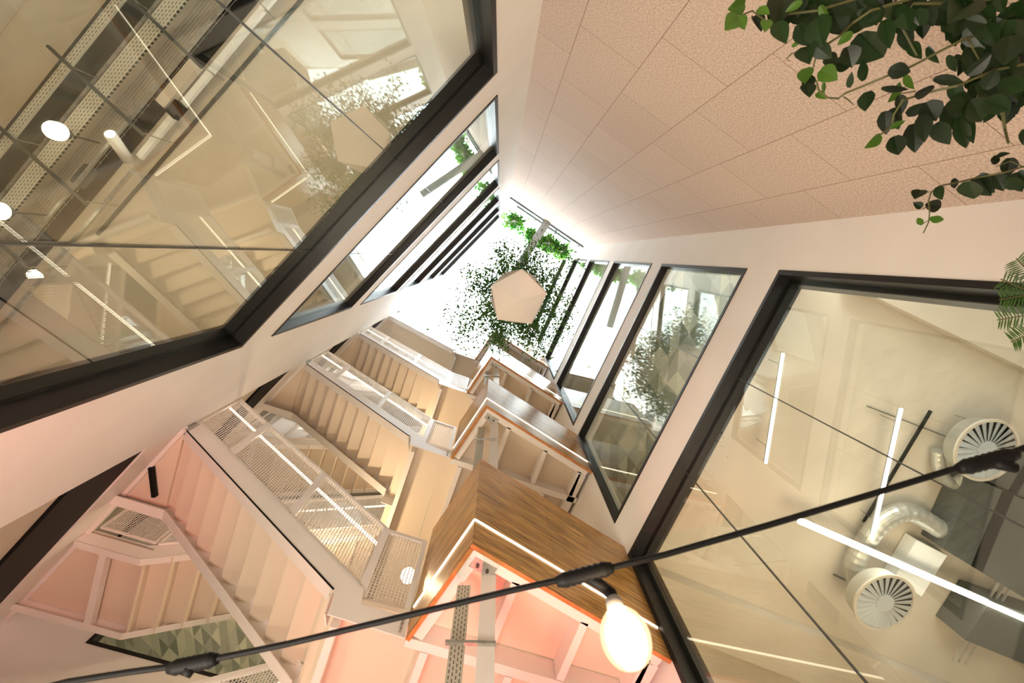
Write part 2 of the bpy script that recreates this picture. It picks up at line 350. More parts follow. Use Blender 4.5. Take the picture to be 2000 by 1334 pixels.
def inner_flight(k):
    dz=H*k; f=thing('stair_flight',PS(1.5,.6,zbot(1.5)+dz),['white steel flight with mesh railing, nearest and largest of the stack','white steel flight with mesh railing directly above the nearest one','pale flight with mesh railing, third up the stack beside the left wall','overexposed pale flight with railing, highest beside the bright skylight'][min(k,3)],'staircase','inner stair flights stacked up the shaft')
    Wd=1.20
    # stringers: channel with web and flanges
    for w,sgn in ((0.,1),(Wd,-1)):
        st=0.0 if w==0 else -.57
        pts=[]
        if w==0:
            prof=[(0,7.64),(2.74,5.68),(2.77,5.40),(3.5,5.38),(3.5,5.62),(3.02,5.62),(2.99,5.81),(0.05,7.91),(0,7.91)]
        else:
            prof=[(st,7.42),(.12,7.42),(2.62,5.64),(2.62,5.40),(2.82,5.39),(2.82,5.62),(2.80,5.77),(.10,7.72),(st,7.72)]
        mb=MB();mb.poly_extrude([PS(s,w,z+dz) for s,z in prof],Vector((SO.x,SO.y,0))*.012*sgn)
        # bottom flange
        fl=[(prof[0],prof[1]),(prof[1],prof[2])]
        if w: fl=[(prof[0],prof[1]),(prof[1],prof[2])]
        for (p,q) in fl: mb.bar(PS(p[0],w+sgn*.07,p[1]+dz),PS(q[0],w+sgn*.07,q[1]+dz),.14,.012,up=Vector((0,0,1)))
        tp=[(prof[-2],prof[-3])] if w==0 else [(prof[-1],prof[-2]),(prof[-2],prof[-3])]
        for (p,q) in tp: mb.bar(PS(p[0],w+sgn*.04,p[1]+dz),PS(q[0],w+sgn*.04,q[1]+dz),.08,.012,up=Vector((0,0,1)))
        mb.build('stringer',m_steel,f)
    mb=MB();mb.bar(PS(.02,-.004,7.625+dz),PS(2.72,-.004,5.695+dz),.012,.014);mb.build('shadow_gap_strip',m_black,f)  # black bar standing in for the shade in the gap below the stringer
    # steps
    n=10;g=.27;r=.193
    for i in range(n):
        e=2.72-i*g; z=zbot(e)+.265+dz; mb=MB()
        F=lambda s,w,zz:PS(s,w,zz)
        mb.fbox(F,(e-g-.02,.015,z-.035),(e,Wd-.015,z))
        mb.fbox(F,(e-.022,.015,z-r-(.085 if i==0 else .005)),(e-.004,Wd-.015,z-.036))
        mb.fbox(F,(e-.06,.015,z-r-.03),(e-.004,Wd-.015,z-r-.006))
        mb.build('step',m_tread,f)
    # plate closing the gap to the left floor
    mb=MB();pl=[PS(s,w,0) for s,w in ((0,.01),(.02,.01),(.02,Wd-.02),(-.56,Wd-.02))];mb.prism([(p.x,p.y) for p in pl],7.62+dz,7.66+dz);mb.build('floor_plate',m_tread,f)
    # bolts on the outer stringer
    for i in range(n):
        e=2.72-i*g
        for ds,dzz in ((-.05,.12),(-.2,.19)): 
            mb=MB();p=PS(e+ds,Wd-.012,zbot(e+ds)+dzz+dz-.02); q=p-Vector((SO.x,SO.y,0))*.018; mb.tube([p,q],.011,6);mb.build('bolt',m_bolt,f)
    # bracket bolts at the landing end
    for j in range(4): mb=MB();p=PS(3.44,-.001,5.42+j*.05+dz);mb.tube([p,p-Vector((SO.x,SO.y,0))*.022],.012,6);mb.build('bolt',m_galv,f)
    mb=MB();mb.fbox(PS,(-.06,-.02,7.60+dz),(.07,.06,7.84+dz));mb.build('bracket',m_galv,f)
    # railing: posts, frames, mesh, lit handrail
    R=thing('railing',(0,0,0),'','');
    for kk in list(R.keys()): del R[kk]
    R.parent=f; R.location=PS(1.5,0,8+dz)-f.location; 
    bpy.context.view_layer.update()
    Rloc=PS(1.5,0,8+dz)
    def rb(mb,name,mt):
        o=mb.build(name,mt); o.parent=R; o.matrix_parent_inverse=Matrix.Translation(Rloc).inverted(); return o
    F=lambda s,z:PS(s,.03,z+dz)
    top=lambda s: 9.0-SLOPE*s if s<2.97 else 6.87
    bt=lambda s: 7.98-SLOPE*s if s<2.95 else 5.72
    secs=[(-.03,.72),(.72,1.9),(1.9,2.97),(2.97,3.46)]
    for i,(a,b) in enumerate(secs):
        a2,b2=a+.03,b-.03
        q=(a2,bt(a2),top(a2),b2,bt(b2) if i<3 else 5.70,top(b2) if i<3 else 6.84) if i<3 else (3.0,5.70,6.84,3.44,5.70,6.84)
        mb=MB();rail_frame(F,q,mb);rb(mb,'panel_frame',m_steel)
        o=mesh_infill(F,q,'mesh_panel',None); o.parent=R; o.matrix_parent_inverse=Matrix.Translation(Rloc).inverted()
    for s,a,b in ((.72,7.40,8.50),(1.9,6.58,7.66),(2.97,5.62,6.90),(3.46,5.60,6.88)):
        mb=MB();mb.bar(PS(s,.045,a+dz),PS(s,.045,b+dz),.05,.05,up=Vector((SO.x,SO.y,0)));rb(mb,'post',m_steel)
    mb=MB();mb.bar(PS(-.03,.045,9.03+dz),PS(2.97,.045,6.89+dz),.045,.05);mb.bar(PS(2.97,.045,6.87+dz),PS(3.47,.045,6.87+dz),.045,.05);rb(mb,'top_rail',m_steel)
    mb=MB();mb.bar(PS(-.03,.10,8.79+dz),PS(2.94,.10,6.66+dz),.03,.02);rb(mb,'led_handrail',m_led)
    return f
for k in range(NL): inner_flight(k)
def outer_flight(k):
    dz=H*k; w0,w1=1.85,3.15
    f=thing('stair_flight',PS(1.4,2.5,8.5+dz),['returning flight at lower left, its rail glimpsed under the nearest flight','returning white flight with crossbar seen from below at the lower left','returning flight hidden behind the second flight','returning flight hidden behind the third flight'][k+1],'staircase','outer stair flights along the far wall')
    zb=lambda s:7.42+SLOPE*max(0,s+.05)+dz
    for w,sg,st in ((w0,1,-.478*w0),(w1,-1,-.478*w1)):
        prof=[(st,7.40),(-.02,7.40),(2.68,9.34),(2.76,9.34),(2.76,9.60),(2.66,9.62),(-.1,7.66),(st,7.66)]
        mb=MB();mb.poly_extrude([PS(s,w,z+dz) for s,z in prof],Vector((SO.x,SO.y,0))*.012*sg)
        for p,q in ((0,1),(1,2)): mb.bar(PS(prof[p][0],w+sg*.05,prof[p][1]+dz),PS(prof[q][0],w+sg*.05,prof[q][1]+dz),.10,.012)
        mb.build('stringer',m_steel,f)
    for i in range(10):
        s=.0+i*.27;z=7.40+SLOPE*s+.235+dz;mb=MB()
        mb.fbox(PS,(s,w0+.015,z-.035),(s+.29,w1-.015,z));mb.fbox(PS,(s+.004,w0+.015,z-.20),(s+.022,w1-.015,z-.036));mb.build('step',m_tread,f)
    mb=MB();pl=[PS(s,w,0) for s,w in ((-.478*w0,w0),(.0,w0),(.0,w1-.02),(-.478*w1,w1-.02))];mb.prism([(p.x,p.y) for p in pl],7.60+dz,7.64+dz);mb.build('floor_plate',m_tread,f)
    mb=MB();mb.bar(PS(-.5,w0+.02,7.46+dz),PS(-.5,w1-.02,7.46+dz),.09,.11);mb.build('crossbar',m_steel,f)
    F=lambda s,z:PS(s,w0-.02,z+dz)
    for (a,b) in ((-.8,-.05),(.0,1.3),(1.35,2.7)):
        za=7.72+SLOPE*max(a,0);zc=7.72+SLOPE*max(b,0);q=(a,za,za+1.0,b,zc,zc+1.0)
        mb=MB();rail_frame(F,q,mb);mb.build('panel_frame',m_steel,f);mesh_infill(F,q,'mesh_panel',f,.032)
    mb=MB();mb.bar(PS(-.8,w0-.02,8.75+dz),PS(0,w0-.02,8.75+dz),.045,.05);mb.bar(PS(0,w0-.02,8.75+dz),PS(2.7,w0-.02,8.75+2.7*SLOPE+dz),.045,.05);mb.build('top_rail',m_steel,f)
    mb=MB();mb.bar(PS(0,w0+.05,8.5+dz),PS(2.7,w0+.05,8.5+2.7*SLOPE+dz),.03,.02);mb.build('led_handrail',m_led,f)
for k in range(-1,NL-1): outer_flight(k)
# floor edges between stair landings on the left are the end-wall trims; black angle under the nearest floor
m=MB();m.bar(PS(-.25,.62,7.56),PS(-.12,1.02,7.56),.05,.06);tag(m.build('angle_bracket',m_black),'short black angle bar bolted under the landing plate by the nearest flight','bracket')
gl=at(797,1124,7.2);g=thing('globe_lamp',gl,'glowing globe lamp seen through the mesh beside the oak landing','lamp')
m=MB();m.tube([gl+Vector((0,0,z)) for z in (-.10,-.09,-.06,0,.06,.09,.10)],[.004,.043,.08,.10,.08,.043,.012],20);m.build('globe',m_globe,g,True)
m=MB();m.tube([gl+Vector((0,0,.10)),gl+Vector((0,0,2.28))],.004,6);m.build('cord',m_white,g)
# landings
K=V2(.262,-2.49);R_=V2(-1.580,-3.72);J=V2(.885,-3.44)
def landing(k):
    dz=H*k; zb=5.38+dz; zt=7.10+dz
    f=thing('stair_landing',(K.x-.6,K.y-.7,zb),['oak clad landing under pink light, nearest above the bulb','oak clad landing with lit strip, second up','oak clad landing, third up with glaring reflection','pale topmost landing beside the bright skylight'][k],'landing','oak clad stair landings')
    R2=R_+BD*3.4
    def box2(p,q,th,z0,z1,side,uv=None,mi=0):
        p=Vector(p);q=Vector(q);d=(q-p).normalized();n_=V2(-d.y,d.x)*side
        P=[p,q,q+n_*th,p+n_*th];mb=MB();uvf=(lambda v:((Vector((v.x,v.y))-p).dot(d),v.z)) if uv else None
        mb.hexa([(a.x,a.y,z0) for a in P]+[(a.x,a.y,z1) for a in P],uvf);return mb
    dl=(R_-K).normalized(); dj=(J-K).normalized()
    # boards: long face and short face (mitred at K)
    ins_l=1 if V2(-dl.y,dl.x).dot(dj)>0 else -1
    ins_j=1 if V2(-dj.y,dj.x).dot(dl)>0 else -1
    def mitre(p,q,side):
        d=(q-p).normalized();n_=V2(-d.y,d.x)*side;P=[p,q,q+n_*.03,p+n_*.03+d*.03]
        mb=MB();mb.hexa([(a.x,a.y,zb) for a in P]+[(a.x,a.y,zt) for a in P],lambda v:((Vector((v.x,v.y))-p).dot(d),v.z));return mb
    mitre(K,R_,ins_l).build('oak_panel',m_oak,f)
    mitre(K,J,ins_j).build('oak_panel',m_oak,f)
    for p,q,sd in ((K,R_,ins_l),(K,J,ins_j)):
        d=(q-p).normalized();nn=V2(-d.y,d.x)*(-sd)
        a=p-d*.0+nn*.004;b=q+nn*.004-d*.02
        mb=MB();mb.bar((a.x,a.y,zb+.37),(b.x,b.y,zb+.37),.012,.022);mb.build('led_strip',m_led,f)
        e0=(.0 if q is R_ else .047)
        a=p-nn*.022+d*e0;b=q-nn*.022
        mb=MB();mb.bar((a.x,a.y,zb-.008),(b.x,b.y,zb-.008),.04,.014);mb.build('edge_trim',m_oakedge,f)
        a=p-nn*.015+d*(0 if q is R_ else .042);b=q-nn*.015
        mb=MB();mb.bar((a.x,a.y,zt+.008),(b.x,b.y,zt+.008),.034,.014);mb.build('cap_trim',m_oakedge,f)
    # floor plate
    sJ=2.70;pl=[K+dl*.04+dj*.04,R_+dj*.04-dl*.02]
    def ps(s,w): v=PS(s,w,0);return V2(v.x,v.y)
    sE=lineB(0)-.02;sE3=lineB(3.6)-.02
    poly=[pl[0],R_+dj*.05,ps(sE3,3.6),ps(sJ,3.6),ps(sJ,.02),J+(-dj)*.02]
    mb=MB();mb.prism([(p.x,p.y) for p in poly],zb+.25,zb+.31);mb.build('floor_plate',m_tread,f)
    # edge beams
    e1=dj*.095;e2=dl*.095
    mb=MB();a=K+e1+dl*.035;b=R_+e1-dl*.05;mb.bar((a.x,a.y,zb+.135),(b.x,b.y,zb+.135),.12,.225);mb.build('edge_beam',m_steel,f)
    a=K+e2+dj*.157;b=J+e2*.9-dj*.04;mb=MB();mb.bar((a.x,a.y,zb+.135),(b.x,b.y,zb+.135),.12,.225);mb.build('edge_beam',m_steel,f)
    a=ps(3.52,.06);b=ps(sE,.06);mb=MB();mb.bar((a.x,a.y,zb+.135),(b.x,b.y,zb+.135),.10,.225);mb.build('cross_beam',m_steel,f)
    a=ps(2.8,3.3);b=ps(lineB(3.3)-.02,3.3);mb=MB();mb.bar((a.x,a.y,zb+.135),(b.x,b.y,zb+.135),.10,.225);mb.build('cross_beam',m_steel,f)
    # joists inside (between board face and cross beam) and outside
    def Lw(s):   # w of the long face at station s
        p=ps(s,0);det=SO.x*(-dl.y)+dl.x*SO.y;r=K-p;return (r.x*(-dl.y)+dl.x*r.y)/det
    for s in (4.28,5.02,5.72):
        w_=Lw(s)+.14
        if w_<-.05:
            a=ps(s,w_);b=ps(s,0.0);mb=MB();mb.bar((a.x,a.y,zb+.135),(b.x,b.y,zb+.135),.075,.225);mb.build('joist',m_steel,f)
    for s in (2.86,3.72,4.55,5.25,5.95):
        wlim=3.2
        if lineB(.2)<s: 
            continue
        a=ps(s,.12);b=ps(s,wlim)
        mb=MB();mb.bar((a.x,a.y,zb+.135),(b.x,b.y,zb+.135),.075,.225);mb.build('joist',m_steel,f)
    # joist along the right wall
    a=R_-dl*.10+dj*.16;b=a+BD*3.0;mb=MB();mb.bar((a.x,a.y,zb+.135),(b.x,b.y,zb+.135),.13,.225);mb.build('joist',m_steel,f)
    # gusset plate with bolts at the column head
    a=K+dl*.33+dj*.16;mb=MB();c=K+dl*.10+dj*.165;mb.bar((c.x,c.y,zb+.02),(a.x,a.y,zb+.02),.11,.012);mb.build('gusset',m_galv,f)
    for t in (.16,.26):
        mb=MB();q=K+dl*t+dj*.165;mb.tube([(q.x,q.y,zb+.016),(q.x,q.y,zb-.012)],.016,8);mb.build('bolt',m_bolt,f)
    return f
for k in range(NL): landing(k)
# column and cable tray through all landings
KC=V2(.125,-2.885)
f=thing('steel_column',(KC.x,KC.y,0),'square pale steel column under the oak landings, bathed pink at bottom','column')
def rotbox(mb,c,dx,hx,hy,z0,z1,uvf=None,mi=0):
    dy=V2(-dx.y,dx.x);P=[c-dx*hx-dy*hy,c+dx*hx-dy*hy,c+dx*hx+dy*hy,c-dx*hx+dy*hy];mb.hexa([(p.x,p.y,z0) for p in P]+[(p.x,p.y,z1) for p in P],uvf,mi)
xd=V2(1,.05).normalized()
for k in range(-1,NL):
    z0=0 if k<0 else 5.70+H*k;z1=5.62 if k<0 else 5.62+H*(k+1)
    if k==NL-1: z1=20.5
    mb=MB();rotbox(mb,KC,xd,.065,.065,z0,min(z1,20.5));mb.build('shaft',m_steel,f)
T=KC+V2(.215,-.005)
f=thing('cable_tray',(T.x,T.y,0),'vertical perforated metal cable tray strapped beside the pale column','cable tray')
uvt=lambda v:(v.z,(v.x)*1.0)
for k in range(-1,NL):
    z0=0 if k<0 else 5.71+H*k;z1=5.33 if k<0 else 5.33+H*(k+1)
    if k==NL-1: z1=20
    mb=MB();rotbox(mb,T+V2(0,.02),xd,.055,.003,z0,z1,uvt);rotbox(mb,T+V2(-.055,0),xd,.003,.02,z0,z1);rotbox(mb,T+V2(.055,0),xd,.003,.02,z0,z1);mb.build('tray',m_perf,f)
for k in range(0,NL+1):
    z=4.62+H*k
    c=KC+V2(.11,.087);mb=MB();rotbox(mb,c,xd,.185,.014,z-.012,z+.012);o=mb.build('strut_clamp',m_galv)
    for q in (-.19,.0,.07): rotbox
    tag(o,['slotted strut clamp across column and tray, just below the pink landing','slotted strut clamp on the column under the second landing','slotted strut clamp on the column under the third landing','slotted strut clamp on the column under the topmost landing','slotted strut clamp on the column above the topmost landing'][k],'clamp','column clamps')

# ================================================================ TOP: beam, hanging planter, tree, shrubs
b0=V2(-1.93,1.41);bd=-CN
f=thing('roof_beam',(b0.x,b0.y,21),'grey round beam crossing the top of the shaft','beam')
mb=MB();p=b0+bd*(-.15);q=b0+bd*3.0;mb.tube([(p.x,p.y,21.2),(q.x,q.y,21.2)],.16,20);mb.build('pipe',m_grey,f,True)
PP=V2(-.39,-.995);PZ=12.3
pot=thing('hanging_planter',(PP.x,PP.y,PZ),'faceted beige hanging pot in the middle of the atrium','planter')
def icosa():
    mb=MB();r=.70;pts=[(0,0,-.40)]
    for i in range(5):
        a=math.radians(18+72*i+8);pts.append((math.cos(a)*r*.98,math.sin(a)*r*.98,-.02))
    for i in range(5):
        a=math.radians(54+72*i+8);pts.append((math.cos(a)*r*.93,math.sin(a)*r*.93,.55))
    mb.v=[(PP.x+x,PP.y+y,PZ+z+.35) for x,y,z in pts]
    for i in range(5):
        j=(i+1)%5
        mb.face([0,1+j,1+i]);mb.face([1+i,1+j,6+i]);mb.face([1+j,6+j,6+i])
    mb.face([6,7,8,9,10]);return mb
m_pot=mat('beige_faceted_pot',(.93,.84,.75),.6)
icosa().build('pot',m_pot,pot)
mb=MB();mb.tube([(PP.x,PP.y,PZ+.9),(PP.x,PP.y,21.05)],.018,8);mb.build('hanger',m_galv,pot)
rng=random.Random(3)
def leaves(mb,pts,size,rng,asp=.5,cup=.15,mi=0):
    for p in pts:
        d=Vector((rng.gauss(0,1),rng.gauss(0,1),rng.gauss(0,.6)-.2)).normalized();n_=Vector((rng.gauss(0,1),rng.gauss(0,1),rng.gauss(0,1)));sd=d.cross(n_).normalized();up=sd.cross(d)
        s=size*rng.uniform(.6,1.3);b=len(mb.v);p=Vector(p)
        mb.v+=[tuple(p),tuple(p+d*s*.45+sd*s*asp*.5+up*s*cup),tuple(p+d*s),tuple(p+d*s*.45-sd*s*asp*.5+up*s*cup)]
        mb.face([b,b+1,b+2],mi=mi);mb.face([b,b+2,b+3],mi=mi)
# weeping tree growing from the pot
tree=thing('hanging_tree',(PP.x,PP.y,PZ+.9),'small leaved tree growing out of the faceted hanging pot','tree')
mbB=MB();mbL=MB();trunk=[(PP.x,PP.y,PZ+.85),(PP.x+.05,PP.y-.02,PZ+1.5),(PP.x,PP.y,PZ+2.3)];mbB.tube(trunk,[.06,.05,.03],8)
for i in range(52):
    a=rng.uniform(0,2*PI);st=Vector(trunk[1])+Vector((0,0,rng.uniform(-.6,.0)));L_=rng.uniform(1.0,1.9);el=rng.uniform(-.1,.55);pts=[st];p=st.copy();d=Vector((math.cos(a)*math.cos(el),math.sin(a)*math.cos(el),math.sin(el)))
    for j in range(9):
        p=p+d*(L_/9);d=(d+Vector((rng.gauss(0,.12),rng.gauss(0,.12),-.13))).normalized();pts.append(p.copy())
    mbB.tube(pts,[.016*(1-j/11) for j in range(10)],5,cap=False)
    for j in range(3,10):
        for q in range(30):
            o=Vector((rng.gauss(0,.14),rng.gauss(0,.14),rng.gauss(0,.14)));mbL_p=pts[j]+o
            leaves(mbL,[mbL_p],.08,rng,.55)
mbB.build('branches',m_bark,tree);mbL.build('foliage',m_leaft,tree)
# shrubs on the parapet
for i,(px,py,r,lb) in enumerate(((1008,428,.62,'bright green shrub at the left end of the parapet over the board wall'),(1047,460,.42,'bright green shrub left of the grey beam on the parapet'),(1072,470,.52,'bright green shrub right of the grey beam on the parapet'),(1098,486,.48,'bright green shrub at the right end of the parapet over the board wall'))):
    r*=.72;c=at(px,py,22.9)+Vector((CN.x,CN.y,0))*(-.12);sh=thing('parapet_shrub',c,lb,'shrub','shrubs along the parapet');mb=MB();pts=[]
    for q in range(420):
        v=Vector((rng.gauss(0,1),rng.gauss(0,1),rng.gauss(0,1))).normalized()*r*rng.uniform(.4,1)*rng.choice((.8,1,1.1));v.z*=1.2;v+=Vector((CD.x,CD.y,0))*rng.uniform(-.25,.25);pts.append(c+v)
    leaves(mb,pts,.2,rng,.55,.1);mb.build('foliage',m_leafs,sh)
    mb=MB()
    for q in range(7): mb.tube([c+Vector((-CN.x*0,0,-.9)),c+Vector((rng.gauss(0,.2),rng.gauss(0,.2),rng.uniform(-.2,.5)))],.02,5)
    mb.build('stems',m_stem,sh)
# planter trough the shrubs stand in
m=MB();m.fbox(PC,(.35,.0,23.301),(LC-.35,.4,23.55));o=m.build('planter_trough',m_grey);tag(o,'long grey trough holding the shrubs on the parapet','planter')

# ================================================================ LEFT ROOM SERVICES (seen through the lowest left window)
def barthing(name,p,q,w,h,mt,label,cat,group=None):
    mb=MB();uvf=None
    if mt is m_perf:
        P=Vector(p);d=(Vector(q)-P).normalized();sd=d.cross(Vector((0,0,1))).normalized();uvf=lambda v:((v-P).dot(d),(v-P).dot(sd)+.014)
    mb.bar(p,q,w,h,uvf=uvf);return tag(mb.build(name,mt),label,cat,group)
Zs=6.78
m=MB();m.fbox(PA,(-2.8,2.28,7.10),(7,2.46,7.175));tag(m.build('recess_shade_strip',m_black),'black strip standing for the dark ceiling recess behind the cable trays','ceiling recess')
m=MB();m.fbox(PA,(-2.8,3.02,7.08),(7,3.30,7.175));tag(m.build('recess_shade_strip',m_dgrey),'dark grey ceiling strip beyond the narrow perforated tray','ceiling recess')  # both strips are dark boxes painted for the shade of recesses
m=MB();m.fbox(PA,(-2.8,3.95,6.7),(7,4.2,7.175));tag(m.build('downstand_beam',m_room),'pale beam crossing the top left corner behind the glass','beam')
barthing('cable_tray',PA(-2,2.58,Zs),PA(6,2.58,Zs),.15,.03,m_perf,'wide perforated cable tray running diagonally at upper left','cable tray')
barthing('cable_tray',PA(-2,2.96,Zs),PA(6,2.96,Zs),.08,.03,m_perf,'narrow perforated cable tray beyond the wide one at upper left','cable tray')
barthing('strut_rail',PA(-2,2.78,6.9),PA(6,2.78,6.9),.035,.03,m_galv,'bright galvanised rail between the two perforated trays','rail')
barthing('track_rail',PA(-2,2.10,7.0),PA(3.3,2.08,7.0),.06,.05,m_white,'pale lighting track rail behind the left glass','rail')
barthing('track_rail',PA(3.45,2.05,7.0),PA(6,2.05,7.0),.035,.03,m_galv,'thin lighting track rail below the white spotlight','rail')
barthing('conduit',PA(-1,1.95,7.15),PA(4.35,2.0,7.15),.028,.028,m_dgrey,'long dark conduit nearest the left glass','conduit')
barthing('strut_rail',PA(-2,2.26,6.82),PA(6,2.26,6.82),.03,.03,m_galv,'thin rail along the edge of the wire basket','rail')
# wire mesh basket tray
bt_=thing('wire_basket_tray',PA(3,2.4,6.9),'wire mesh basket tray beside the black ceiling strip','cable tray')
mb=MB()
for j in range(9): mb.bar(PA(-2,2.28+j*.03,6.92),PA(6,2.28+j*.03,6.92),.004,.004)
mb.build('long_wires',m_galv,bt_);mb=MB()
for i in range(80):
    t=-2+i*.1;mb.bar(PA(t,2.26,6.915),PA(t,2.53,6.915),.004,.004)
mb.build('cross_wires',m_galv,bt_)
for i,t in enumerate((.35,1.25,2.1,3.0,3.95,4.9)):
    g=thing('trapeze_bracket',PA(t,2.6,6.72),'slotted cross strut carrying the trays, %s from the top'%['first','second','third','fourth','fifth','sixth'][i],'bracket','tray brackets')
    mb=MB();mb.bar(PA(t,2.0,6.73),PA(t,3.15,6.73),.026,.03);mb.build('cross_strut',m_dgrey,g)
    
    for n_ in (2.05,2.9): mb=MB();mb.tube([PA(t,n_,6.75),PA(t,n_,7.175)],.006,6);mb.build('threaded_rod',m_galv,g)
# spotlight
g=thing('spotlight',PA(3.3,2.12,6.85),'white cylindrical ceiling spotlight left of the glowing globe lamp','spotlight')
a_,b_=at(215,262,6.62),at(250,312,6.92);mb=MB();mb.tube([a_,b_],.055,20);mb.build('housing',m_white,g,True)
mb=MB();d=(a_-b_).normalized();mb.tube([a_+d*.001,a_+d*.006],.045,20);mb.build('lens',m_globe,g)
for px,py,lb in ((110,256,'glowing globe pendant under the wide tray'),(-4,412,'glowing globe pendant cut by the left photo edge')):
    c=at(px,py,6.45);g=thing('globe_pendant',c,lb,'lamp','globe lamps under the trays');mb=MB()
    mb.tube([c+Vector((0,0,z))for z in(-.10,-.096,-.08,-.05,0,.04,.06)],[.004,.035,.062,.08,.085,.082,.07],20);mb.build('globe',m_globe,g,True)
    mb=MB();mb.tube([c+Vector((0,0,.06)),c+Vector((0,0,.12))],.05,14);mb.tube([c+Vector((0,0,.12)),c+Vector((0,0,.5))],.008,6);mb.build('holder',m_dgrey,g)
for px,py,s,lb,mt in ((350,165,.28,'long beige junction housing on the lighting track',m_room),(165,345,.12,'dark grey control box hanging by the wire basket',m_dgrey),(345,215,.08,'small black box under the nearest conduit',m_black)):
    c=at(px,py,6.9);mb=MB();d=Vector((AD.x,AD.y,0));mb.bar(c-d*s,c+d*s,.11,.08);tag(mb.build('junction_box',mt),lb,'box')

# ================================================================ RIGHT ROOM SERVICES
g0='tube lights behind the right window'
def tubelight(p,q,r,label,hang=True):
    g=thing('tube_light',(p+q)/2,label,'light',g0);mb=MB();mb.tube([p,q],r,12);mb.build('tube',m_tube,g)
    d=(q-p).normalized();mb=MB();mb.bar(p+Vector((0,0,r+.012)),q+Vector((0,0,r+.012)),r*2.2,.02);mb.build('housing',m_grey,g)
    for t in (.1,.85):
        mb=MB();c=p+(q-p)*t;mb.tube([c+Vector((0,0,r)),Vector((c.x,c.y,7.175))],.003,5);mb.build('wire',m_dgrey,g)
tubelight(at(1562,1018,6.75),at(2040,1226,6.75),.035,'thick white tube light sloping to the lower right edge')
tubelight(at(1761,798,6.9),at(1703,1055,6.9),.016,'long white tube light crossing the thin black cable')
tubelight(at(1530,690,6.9),at(1496,905,6.9),.014,'white tube light nearest the left edge of the right window')
tubelight(at(1910,818,6.9),at(1886,892,6.9),.016,'short white tube light by the upper round diffuser')
barthing('track_rail',at(1818,802,7.1),at(1687,1020,7.1),.03,.03,m_black,'black lighting track behind the long tube light','rail')
barthing('conduit',at(1693,793,7.15),at(1880,865,7.15),.012,.012,m_dgrey,'thin dark conduit crossing the black track','conduit')
def diffuser(px,py,z,r,label,lean=(0,0)):
    c=at(px,py,z);g=thing('swirl_diffuser',c,label,'air diffuser','round air diffusers')
    mb=MB();mb.tube([c,c+Vector((0,0,.02)),c+Vector((0,0,.20))],[r,r*.98,r*.90],36,cap=False);mb.tube([c+Vector((0,0,.20)),c+Vector((0,0,.201))],r*.90,36);mb.build('drum',m_duct,g,True)
    mb=MB();mb.tube([c+Vector((0,0,.028)),c+Vector((0,0,.03))],r*.97,36);mb.build('back_plate',m_black,g)
    mb=MB();nn=24
    b=len(mb.v)
    for i in range(nn):
        a=2*PI*i/nn;w1=.030*r/.33;w2=.062*r/.33;ri,ro=.28*r,.93*r
        ca,sa=math.cos(a),math.sin(a)
        def pt(rad,off,z): return c+Vector((ca*rad-sa*off,sa*rad+ca*off,z))
        mb.hexa([pt(ri,-w1/2,-.004),pt(ro,-w2/2,-.004),pt(ro,w2/2,.018),pt(ri,w1/2,.012),pt(ri,-w1/2,.0),pt(ro,-w2/2,.0),pt(ro,w2/2,.022),pt(ri,w1/2,.016)])
    mb.build('vanes',m_grey,g)
    mb=MB();mb.tube([c+Vector((0,0,-.008)),c+Vector((0,0,.02))],.30*r,24);mb.build('hub',m_grey,g)
    mb=MB();b=0
    for i in range(36):
        a=2*PI*i/36
        for rad,z in ((r*1.03,-.006),(r*.94,-.006),(r*.94,.02),(r*1.03,.02)): mb.v.append(tuple(c+Vector((math.cos(a)*rad,math.sin(a)*rad,z))))
    for i in range(36):
        j=(i+1)%36
        for q in range(4): mb.face([i*4+q,i*4+(q+1)%4,j*4+(q+1)%4,j*4+q])
    mb.build('rim',m_room,g);return c
c=diffuser(1728,1178,6.55,.37,'round swirl air diffuser fed by the curved silver duct')
diffuser(1928,880,6.75,.38,'round swirl air diffuser half hidden behind the black cable connector')
def duct(pts,r,label):
    # catmull smooth
    P=[Vector(p) for p in pts];out=[]
    for i in range(len(P)-1):
        a,b,c_,d=P[max(i-1,0)],P[i],P[i+1],P[min(i+2,len(P)-1)]
        for j in range(8):
            t=j/8;out.append(.5*((2*b)+(-a+c_)*t+(2*a-5*b+4*c_-d)*t*t+(-a+3*b-3*c_+d)*t**3))
    out.append(P[-1]);rr=[r*(1.0 if i%2 else 1.045) for i in range(len(out))]
    mb=MB();mb.tube(out,rr,20);return tag(mb.build('spiral_duct',m_duct),label,'duct')
duct([c+Vector((0,0,.22)),at(1680,1150,6.98),at(1668,1105,7.0),at(1690,1060,7.0),at(1725,1015,7.0),at(1775,1000,7.0),at(1830,1030,7.0),at(1875,1060,7.0)],.115,'curved silver spiral duct looping from the lower diffuser to the dark unit')
duct([at(1905,915,7.0),at(1860,945,7.05),at(1835,915,7.05),at(1832,880,7.05)],.07,'small bent silver duct beside the upper diffuser')
